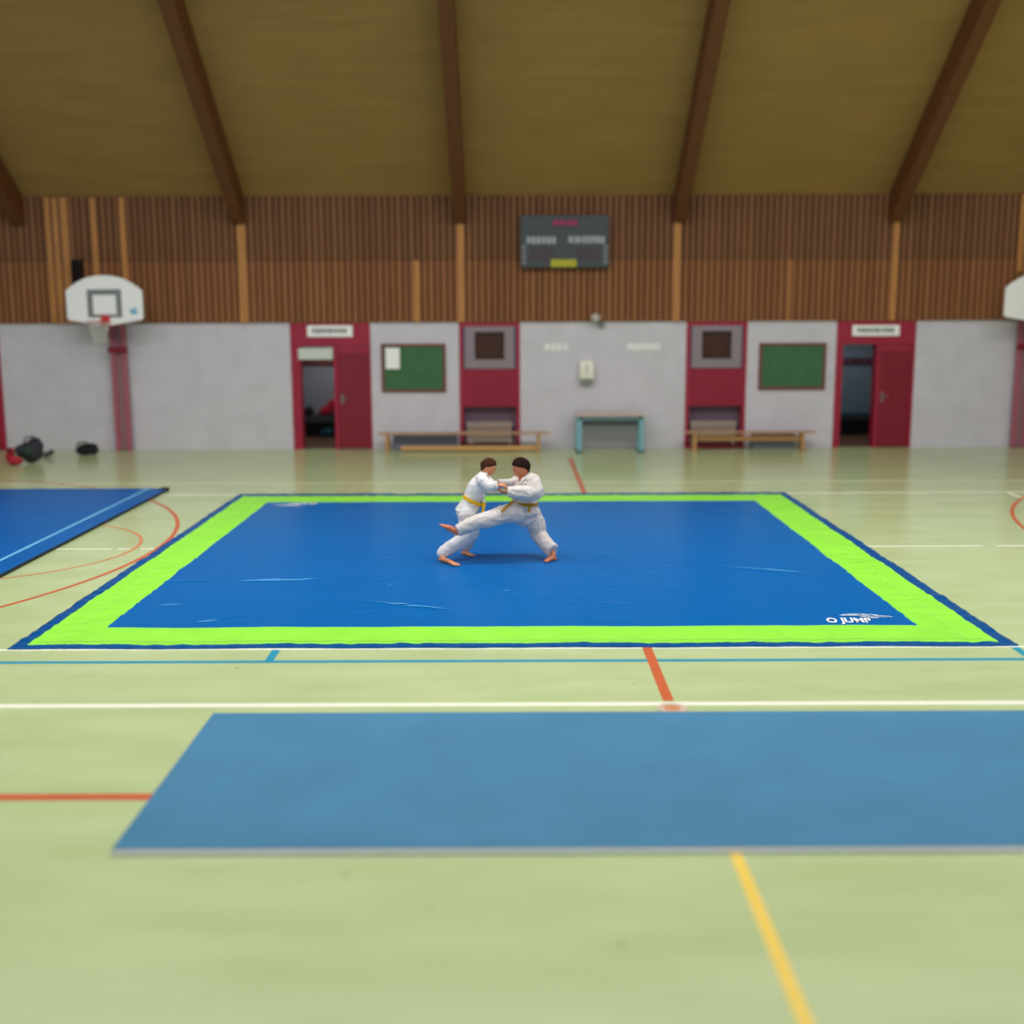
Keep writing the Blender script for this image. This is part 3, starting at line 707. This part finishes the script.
def head_shape(p, hair=False):
    x, y, z = p
    X, Yy, Zz = x * .094, y * .074, z * .112
    if x < 0: X *= 1.06; 
    if z < 0:
        k = -z
        Yy *= 1 - .34 * k ** 1.4
        if x < 0: X *= 1 - .42 * k ** 1.2
        else: X *= 1 - .10 * k
        X += .016 * k * k
    if hair: return Vector((X, Yy, Zz))
    if x > 0:
        fr = max(0, 1 - (y / .22) ** 2)
        X += .020 * max(0, 1 - ((z + .22) / .22) ** 2) * max(0, 1 - (y / .17) ** 2) * (1 if z < -.0 else .6)      # nose tip
        X += .006 * math.exp(-((z - .16) / .08) ** 2) * math.exp(-(abs(y) - .3) ** 2 / .06)                       # brow
        X -= .008 * math.exp(-((z + .02) / .10) ** 2) * math.exp(-(abs(y) - .36) ** 2 / .02)                      # eye sockets
        X += .005 * math.exp(-((z + .55) / .06) ** 2) * fr + .003 * math.exp(-((z + .66) / .05) ** 2) * fr        # lips
        X += .007 * math.exp(-((z + .86) / .10) ** 2) * fr                                                          # chin
        X += .003 * math.exp(-((z + .35) / .18) ** 2) * math.exp(-(abs(y) - .5) ** 2 / .04)                       # cheeks
    return Vector((X, Yy, Zz))
def frame(fwd, up):
    f = Vector(fwd).normalized(); l = Vector(up).cross(f).normalized(); u = f.cross(l)
    return Matrix((f, l, u)).transposed()
def add_head(bm, c, M, s):
    h = head_verts(4)
    me = bpy.data.meshes.new('h')
    for v in h.verts: v.co = Vector(c) + M @ (head_shape(v.co) * s)
    h.to_mesh(me); bm.from_mesh(me); h.free(); bpy.data.meshes.remove(me)
    for sy in (-1, 1):
        add_ball(bm, Vector(c) + M @ (Vector((-.008, sy * .073, -.012)) * s), (.016 * s, .008 * s, .026 * s), M, 2)
def hair_mesh(c, M, s, seed):
    h = head_verts(5)
    for v in h.verts:
        x, y, z = v.co
        lim = (.62 * x + .10 if x > 0 else .95 * x + .06) + .06 * noise.noise(Vector((x * 3, y * 3, seed))) + .13 * noise.noise(Vector((x * 7, y * 9, seed + 5)))
        if abs(y) > .75 and -.15 < x < .2: lim = max(lim, .05)
        k = max(0, min(1, (z - lim) / .10 + .5)); k = k * k * (3 - 2 * k)
        p = head_shape(v.co, True)
        sc = .90 + k * (.23 + .07 * noise.noise(Vector((x * 4 + seed, y * 10, z * 5))) + .02 * noise.noise(Vector((x * 12, y * 22, z * 12))))
        v.co = Vector(c) + M @ (p * sc * s)
    return h
def add_hand(bm, wrist, d, pal, s, grip=1.0, thumb=1):
    """palm + four bent fingers of different length + thumb; d = pointing direction, pal = palm normal"""
    d = Vector(d).normalized(); pal = (Vector(pal) - d * Vector(pal).dot(d)).normalized(); side = d.cross(pal) * thumb
    w = Vector(wrist)
    loft(bm, [w - d * .01, w + d * .03 * s, w + d * .075 * s], [(.020 * s, .014 * s), (.030 * s, .013 * s), (.032 * s, .011 * s)], ref=pal, n=14)
    for k, L in enumerate((.062, .070, .066, .050)):
        off = (k - 1.5) * .0165 * s
        b = w + d * (.074 - .004 * abs(k - 1)) * s - side * off
        a = .45 + .5 * grip; p = b; dirs = []; ang = 0
        pts = [b]
        for q, f in enumerate((.45, .32, .25)):
            ang += a * (1.0 if q else .8) * grip
            p = p + (d * math.cos(ang) + pal * math.sin(ang) - side * off * 1.4) * L * f * s; pts.append(p)
        loft(bm, pts, [.0078 * s, .0074 * s, .0068 * s, .0058 * s], ref=side, n=10, sub=3)
    b = w + d * .028 * s + side * .026 * s
    loft(bm, [b - side * .008 * s, b + (side * .022 + d * .022) * s, b + (side * .026 + d * .045 + pal * .016 * grip) * s, b + (side * .018 + d * .058 + pal * .034 * grip) * s], [.012 * s, .0098 * s, .0088 * s, .007 * s], ref=pal, n=10, sub=3)
def add_foot(bm, ankle, heel, toe, s, flat=True, up=None):
    """ankle joint, heel and toe points on the sole"""
    heel, toe, ankle = Vector(heel), Vector(toe), Vector(ankle)
    f = (toe - heel); L = f.length; f.normalize()
    up = Vector((0, 0, 1)) if up is None else Vector(up)
    up = (up - f * up.dot(f)).normalized(); sd = f.cross(up)
    P = lambda a, h: heel + f * L * a + up * h * s
    loft(bm, [P(.03, .024), P(.18, .030), P(.45, .031), P(.66, .023), P(.80, .015)], [(.020 * s, .022 * s), (.029 * s, .027 * s), (.030 * s, .028 * s), (.021 * s, .036 * s), (.013 * s, .037 * s)], ref=sd, n=18)
    loft(bm, [ankle, P(.22, .045)], [.030 * s, .029 * s], n=16)
    for k, l in enumerate((.20, .185, .165, .14, .115)):
        o = (k - 2) * .0155 * s
        b = P(.78, .013) + sd * o
        loft(bm, [b, b + f * L * l * .55 + up * .003, b + f * L * l - up * .004], [.0105 * s if k == 0 else .0085 * s, .0098 * s if k == 0 else .0078 * s, .0085 * s if k == 0 else .0065 * s], n=10, sub=3)
def folds(me, amp, seed, axis=(6, 6, 16)):
    for v, n in zip(me.vertices, [v.normal.copy() for v in me.vertices]):
        p = v.co; q = Vector((p.x * axis[0] + seed, p.y * axis[1], p.z * axis[2]))
        r = noise.noise(q + 1.5 * Vector((noise.noise(p * 5), 0, noise.noise(p * 5 + Vector((5, 5, 5))))))
        v.co += n * (amp * (1 - 2.2 * abs(r)) + amp * .4 * noise.noise(p * 40))
gi_a = mat('white_cotton_gi', (226, 224, 228), .9, .1, sheen=.2, bump=.2, bscale=120)
gi_b = mat('offwhite_cotton_gi', (212, 205, 204), .9, .1, sheen=.2, bump=.2, bscale=120)
skin_a = mat('skin_tone', (214, 142, 104), .55, .3, var=.05, scale=30)
skin_b = mat('skin_tone_rosy', (206, 124, 92), .55, .3, var=.05, scale=30)
hair_a = mat('brown_hair', (66, 38, 24), .75, .1, var=.3, scale=60, stretch=(1, 1, .3))
hair_b = mat('dark_brown_hair', (36, 19, 13), .75, .1, var=.3, scale=60, stretch=(1, 1, .3))
gold = mat('yellow_belt_cotton', (226, 178, 26), .8, .2, bump=.2, bscale=90)
gold_d = mat('mustard_belt_cotton', (176, 130, 36), .8, .2, bump=.2, bscale=90)
eye_w = mat('eye_white', (230, 226, 220), .3, .5); eye_d = mat('eye_iris', (50, 32, 22), .2, .5); lip = mat('lip_tone', (186, 92, 80), .5, .3)
brow = mat('brow_hair', (52, 32, 24), .8, .2)
def face_parts(body, c, M, s):
    c = Vector(c)
    for sy in (-1, 1):
        b = NB(); add_ball(b, c + M @ (Vector((.0745, sy * .027, -.003)) * s), (.0095 * s, .0115 * s, .0055 * s), M, 3); e = obj('eye', b, eye_w, body, True)
        b = NB(); add_ball(b, c + M @ (Vector((.0805, sy * .027, -.004)) * s), (.005 * s, .0065 * s, .0052 * s), M, 2); obj('iris', b, eye_d, e, True)
        b = NB(); add_path(b, [c + M @ (Vector((.0935 - .12 * abs(yy - .01), sy * yy, .020 + .004 * math.sin((yy - .012) / .03 * PI))) * s) for yy in (.012, .02, .03, .04)], .0032 * s, n=6); obj('eyebrow', b, brow, body, True)
    b = NB(); add_path(b, [c + M @ (Vector((.0945 - .25 * abs(yy), yy, -.064)) * s) for yy in (-.022, -.012, 0, .012, .022)], .0042 * s, n=8); obj('lips', b, lip, body, True)
def belt_mesh(c, axis, a, b_, h, yaxis=Vector((0, 1, 0))):
    axis = Vector(axis).normalized(); u = axis.cross(yaxis).normalized(); v = axis.cross(u)
    bm = NB(); n = 48; rings = []
    for k in range(n):
        an = k * 2 * PI / n; o = u * math.cos(an) * a + v * math.sin(an) * b_; on_ = (u * math.cos(an) / a + v * math.sin(an) / b_).normalized()
        P = Vector(c) + o; rings.append([P + axis * h / 2, P + axis * h / 2 + on_ * .008, P - axis * h / 2 + on_ * .008, P - axis * h / 2])
    V = [[bm.verts.new(p) for p in r] for r in rings]
    for k in range(n):
        A, B = V[k], V[(k + 1) % n]
        for i in range(4): bm.faces.new((A[i], A[(i + 1) % 4], B[(i + 1) % 4], B[i]))
    return bm
def ribbon(pts, w, th, wdir):
    bm = NB(); rings = []
    pts = [Vector(p) for p in pts]
    for i, p in enumerate(pts):
        t = (pts[min(i + 1, len(pts) - 1)] - pts[max(i - 1, 0)]).normalized(); wd = (Vector(wdir) - t * Vector(wdir).dot(t)).normalized(); n = t.cross(wd)
        rings.append([p + wd * w / 2 + n * th / 2, p - wd * w / 2 + n * th / 2, p - wd * w / 2 - n * th / 2, p + wd * w / 2 - n * th / 2])
    return add_rings(bm, rings)

# ---- child with the yellow belt (on the left, leaning towards the other)
def child_a():
    base = Vector(((G(185, 800).x + G(330, 748).x) / 2, 13.05, GZ))
    hipR, hipL = K(318, 462, 12.97), K(330, 458, 13.15)
    kneeR, kneeL = K(335, 612, 12.98), K(352, 600, 13.18)
    heelR, toeR = G(128, 790), G(262, 828)
    heelL, toeL = G(285, 748), G(366, 762)
    ankR = heelR + Vector((.03, .0, .075)); ankL = heelL + Vector((.03, 0, .075))
    pel, waist, chest, neckb = K(322, 455, 13.06), K(356, 372, 13.06), K(395, 290, 13.06), K(428, 215, 13.06)
    hd = K(466, 153, 13.05)
    shR, shL = K(420, 240, 12.93), K(428, 228, 13.19)
    elR, elL = K(478, 284, 12.86), K(510, 285, 13.22)
    wrR, wrL = K(536, 272, 12.83), K(600, 262, 13.20)
    bm = NB()
    loft(bm, [pel, waist, chest, neckb], [(.085, .10), (.078, .09), (.09, .105), (.06, .075)])
    loft(bm, [neckb, K(445, 190, 13.055), hd], [.045, .036, .04])
    for h, k, a in ((hipR, kneeR, ankR), (hipL, kneeL, ankL)):
        loft(bm, [h, h.lerp(k, .5), k, k.lerp(a, .35), a], [.070, .062, .045, .045, .027])
    for s_, e, w in ((shR, elR, wrR), (shL, elL, wrL)):
        loft(bm, [neckb.lerp(s_, .5), s_, s_.lerp(e, .5), e, e.lerp(w, .3), w], [.045, .038, .034, .029, .029, .019])
    add_foot(bm, ankR, heelR, toeR, .9); add_foot(bm, ankL, heelL, toeL, .85)
    M = frame((.86, -.18, -.42), (.42, 0, .9)); s = .88
    add_head(bm, hd, M, s)
    add_hand(bm, wrR, (1, -.02, -.08), (.0, .25, -1), .95, .9, 1)
    add_hand(bm, wrL, (1, -.15, .0), (0, -.3, -1), .95, .9, -1)
    me = remesh(bm, .0042, 3, .5)
    for v in me.vertices:
        if v.co.z < GZ + .006 and v.co.z < .12: v.co.z = max(v.co.z, GZ)
    body = put('person', me, skin_a, None, True, base)
    tag(body, 'child in white judo suit with bright yellow belt, leaning forward, both feet on the tarp', 'person')
    obj('hair', hair_mesh(hd, M, s, 3), hair_a, body, True)['label'] = 'short brown hair'
    face_parts(body, hd, M, s)
    # trousers
    bm = NB()
    loft(bm, [K(334, 425, 13.06), pel, K(322, 500, 13.06)], [(.112, .125), (.128, .135), (.105, .125)])
    loft(bm, [hipR, hipR.lerp(kneeR, .5), kneeR, kneeR.lerp(ankR, .5), ankR + Vector((.01, 0, .015))], [(.105, .085), (.098, .08), (.088, .075), (.078, .07), (.068, .06)])
    loft(bm, [hipL, hipL.lerp(kneeL, .5), kneeL, kneeL.lerp(ankL, .55), ankL + Vector((.015, 0, .015))], [(.105, .085), (.098, .08), (.085, .075), (.075, .07), (.062, .058)])
    me = remesh(bm, .007, 3, .5); folds(me, .006, 1); put('trousers', me, gi_a, body, True)
    # jacket
    bm = NB()
    loft(bm, [K(318, 468, 13.06), K(335, 425, 13.06), waist, chest, K(420, 238, 13.06), K(436, 204, 13.055)], [(.140, .142), (.122, .132), (.102, .115), (.118, .132), (.088, .13), (.050, .055)], round_ends=False)
    loft(bm, [neckb.lerp(shR, .3), shR, shR.lerp(elR, .5), elR, wrR - Vector((.012, 0, 0))], [.062, .064, .060, .052, .041], round_ends=False)
    loft(bm, [neckb.lerp(shL, .3), shL, shL.lerp(elL, .5), elL, wrL - Vector((.012, 0, 0))], [.062, .064, .058, .052, .042], round_ends=False)
    add_path(bm, [K(428, 212, 12.99), K(450, 196, 12.99), K(462, 210, 13.02), K(450, 250, 13.04), K(440, 330, 13.02), K(435, 400, 12.99)], .014)
    me = remesh(bm, .006, 3, .5); folds(me, .0065, 7, (9, 6, 11)); put('judo_jacket', me, gi_a, body, True)
    # belt
    ax = K(395, 290, 13.06) - K(330, 440, 13.06)
    bc = K(366, 378, 13.06)
    be = obj('belt', belt_mesh(bc, K(425, 262, 13.06) - K(352, 420, 13.06), .124, .132, .038), gold, body, False); be['label'] = 'bright yellow judo belt'
    b = NB(); add_ball(b, K(437, 404, 12.98), (.026, .022, .024)); obj('belt_knot', b, gold, be, True)
    obj('belt_end', ribbon([K(438, 404, 12.965), K(432, 440, 12.945), K(428, 470, 12.935)], .032, .006, (1, 0, 0)), gold, be)
    return body
child_a()

# ---- child with the mustard belt (on the right), one leg swung out in front of the other's legs
def child_b():
    heelS, toeS = G(928, 786), G(850, 800)
    base = Vector((heelS.x, heelS.y, GZ))
    ankS = heelS + Vector((-.03, 0, .08))
    hipS, kneeS = K(765, 468, 13.14), K(812, 612, 13.14)
    hipF, kneeF, ankF = K(660, 458, 12.95), K(450, 512, 12.80), K(238, 592, 12.745)
    pel, waist, chest, neckb = K(715, 452, 13.05), K(712, 385, 13.04), K(722, 300, 13.03), K(735, 218, 13.03)
    hd = K(692, 158, 13.0)
    shN, elN, wrN = K(775, 245, 12.92), K(792, 328, 12.84), K(592, 322, 12.84)
    shF, elF, wrF = K(700, 232, 13.17), K(620, 262, 13.16), K(528, 258, 13.08)
    bm = NB()
    loft(bm, [pel, waist, chest, neckb], [(.095, .10), (.085, .09), (.095, .11), (.06, .075)])
    loft(bm, [neckb, K(714, 192, 13.02), hd], [.046, .038, .042])
    add_ball(bm, K(696, 238, 13.0), (.042, .045, .05))
    loft(bm, [hipS, hipS.lerp(kneeS, .5), kneeS, kneeS.lerp(ankS, .35), ankS], [.074, .066, .048, .048, .029])
    loft(bm, [hipF, hipF.lerp(kneeF, .5), kneeF, kneeF.lerp(ankF, .35), ankF], [.074, .066, .048, .048, .029])
    for s_, e, w in ((shN, elN, wrN), (shF, elF, wrF)):
        loft(bm, [neckb.lerp(s_, .5), s_, s_.lerp(e, .5), e, e.lerp(w, .3), w], [.045, .040, .036, .031, .031, .020])
    add_foot(bm, ankS, heelS, toeS, .92)
    heelF = K(246, 622, 12.745); toeF = K(128, 545, 12.72)
    add_foot(bm, ankF, heelF, toeF, 1.15, up=(.45, 0, .9))
    M = frame((-.86, -.30, -.40), (-.36, -.1, .9)); s = 1.02
    add_head(bm, hd, M, s)
    add_hand(bm, wrN, (-1, -.04, .12), (.0, .35, .9), .95, .8, 1)
    add_hand(bm, wrF, (-1, -.25, -.1), (0, -.3, -1), .95, .8, -1)
    me = remesh(bm, .0042, 3, .5)
    for v in me.vertices:
        if v.co.z < GZ + .006: v.co.z = max(v.co.z, GZ)
    body = put('person', me, skin_b, None, True, base)
    tag(body, 'child in off-white judo suit with mustard belt, one leg swung out low', 'person')
    obj('hair', hair_mesh(hd, M, s, 8), hair_b, body, True)['label'] = 'short dark brown hair'
    face_parts(body, hd, M, s)
    bm = NB()
    loft(bm, [K(712, 415, 13.05), pel, K(716, 490, 13.05)], [(.145, .13), (.150, .14), (.12, .12)])
    loft(bm, [K(745, 470, 13.13), hipS.lerp(kneeS, .5), kneeS, kneeS.lerp(ankS, .5), ankS + Vector((-.01, 0, .03))], [(.130, .10), (.112, .095), (.090, .085), (.082, .075), (.080, .065)], round_ends=False)
    loft(bm, [K(690, 462, 12.97), K(590, 470, 12.90), kneeF.lerp(hipF, .15), K(370, 535, 12.775), ankF + Vector((.03, 0, .012))], [(.125, .10), (.108, .09), (.092, .08), (.082, .072), (.066, .058)], round_ends=False)
    me = remesh(bm, .007, 3, .5); folds(me, .007, 14); put('trousers', me, gi_b, body, True)
    bm = NB()
    loft(bm, [K(715, 468, 13.05), K(714, 430, 13.05), K(712, 385, 13.04), chest, K(735, 245, 13.03), K(724, 206, 13.02)], [(.165, .148), (.155, .142), (.138, .125), (.132, .135), (.10, .135), (.052, .058)], round_ends=False)
    loft(bm, [neckb.lerp(shN, .3), shN, shN.lerp(elN, .5), elN, elN.lerp(wrN, .5), wrN + Vector((.012, 0, 0))], [.066, .074, .080, .080, .072, .058], round_ends=False)
    loft(bm, [neckb.lerp(shF, .3), shF, shF.lerp(elF, .5), elF, wrF + Vector((.012, 0, 0))], [.062, .064, .058, .052, .042], round_ends=False)
    for s_ in (0, 1):
        add_path(bm, [K(738, 198, 12.97 + .1 * s_), K(716, 222, 12.94 + .12 * s_), K(684, 262, 12.91 + .08 * s_), K(648, 330, 12.93 + .03 * s_), K(630, 390, 12.95)], .014)
    me = remesh(bm, .006, 3, .5); folds(me, .008, 23, (9, 6, 11)); put('judo_jacket', me, gi_b, body, True)
    be = obj('belt', belt_mesh(K(712, 395, 13.04), K(722, 290, 13.04) - K(712, 420, 13.04), .150, .14, .034), gold_d, body); be['label'] = 'mustard yellow judo belt'
    b = NB(); add_ball(b, K(628, 392, 12.93), (.024, .02, .022)); obj('belt_knot', b, gold_d, be, True)
    obj('belt_end', ribbon([K(622, 395, 12.90), K(585, 425, 12.80), K(556, 458, 12.785)], .030, .006, (.7, 0, -.5)), gold_d, be)
    obj('belt_end', ribbon([K(756, 398, 12.885), K(750, 425, 12.87), K(742, 458, 12.86)], .030, .006, (1, 0, 0)), gold_d, be)
    return body
child_b()

# ------------------------------------------------------------------ lights: rows of ceiling fixtures and an added front fill behind the photographer
def area(name, loc, sx, sy, power, rot=(0, 0, 0), col=(1, 1, 1), spread=PI):
    l = bpy.data.lights.new(name, 'AREA'); l.shape = 'RECTANGLE'; l.size = sx; l.size_y = sy; l.energy = power; l.color = col; l.spread = spread
    o = bpy.data.objects.new(name, l); C.objects.link(o); o.location = loc; o.rotation_euler = rot
    return o
area('ceiling_lamp', (0, 17.0, 8.7), 24, 1.4, 280, col=(1, .985, .95))
area('ceiling_lamp', (0, 12.5, 8.9), 24, 1.4, 1350, col=(1, .985, .95))
area('ceiling_lamp', (0, 7.5, 8.9), 24, 1.4, 640, col=(1, .985, .95))
area('front_fill', (0, -6.8, 4.6), 34, 2.6, 1250, (math.radians(78), 0, 0), (.95, .98, 1))  # added fill that brightens surfaces facing the camera; no window modelled
area('changing_room_lamp', (-3.9, Y1 + 1.2, 2.45), .6, .3, 12)
area('changing_room_lamp', (7.6, Y1 + 1.2, 2.45), .6, .3, 10)
w = bpy.data.worlds.new('world'); SC.world = w; w.use_nodes = True
w.node_tree.nodes['Background'].inputs[0].default_value = (.6, .65, .7, 1); w.node_tree.nodes['Background'].inputs[1].default_value = .3

# ------------------------------------------------------------------ camera
cd = bpy.data.cameras.new('camera'); cam = bpy.data.objects.new('camera', cd); C.objects.link(cam); SC.camera = cam
cd.sensor_width = 36; cd.lens = FPX / 1024 * 36; cd.clip_end = 200
U = Vector((0, math.sin(PITCH), math.cos(PITCH))); X = Vector((1, 0, 0)); c, s = math.cos(ROLL), math.sin(ROLL)
rx = X * c - U * s; uy = X * s + U * c; bz = rx.cross(uy)
Mx = Matrix((rx, uy, bz)).transposed().to_4x4(); Mx.translation = (0, 0, HC); cam.matrix_world = Mx
cd.dof.use_dof = True; cd.dof.focus_distance = 11.3; cd.dof.aperture_fstop = .45

SC.view_settings.view_transform = 'Standard'; SC.view_settings.look = 'None'; SC.view_settings.exposure = 0; SC.view_settings.gamma = 1
SC.view_settings.use_curve_mapping = False
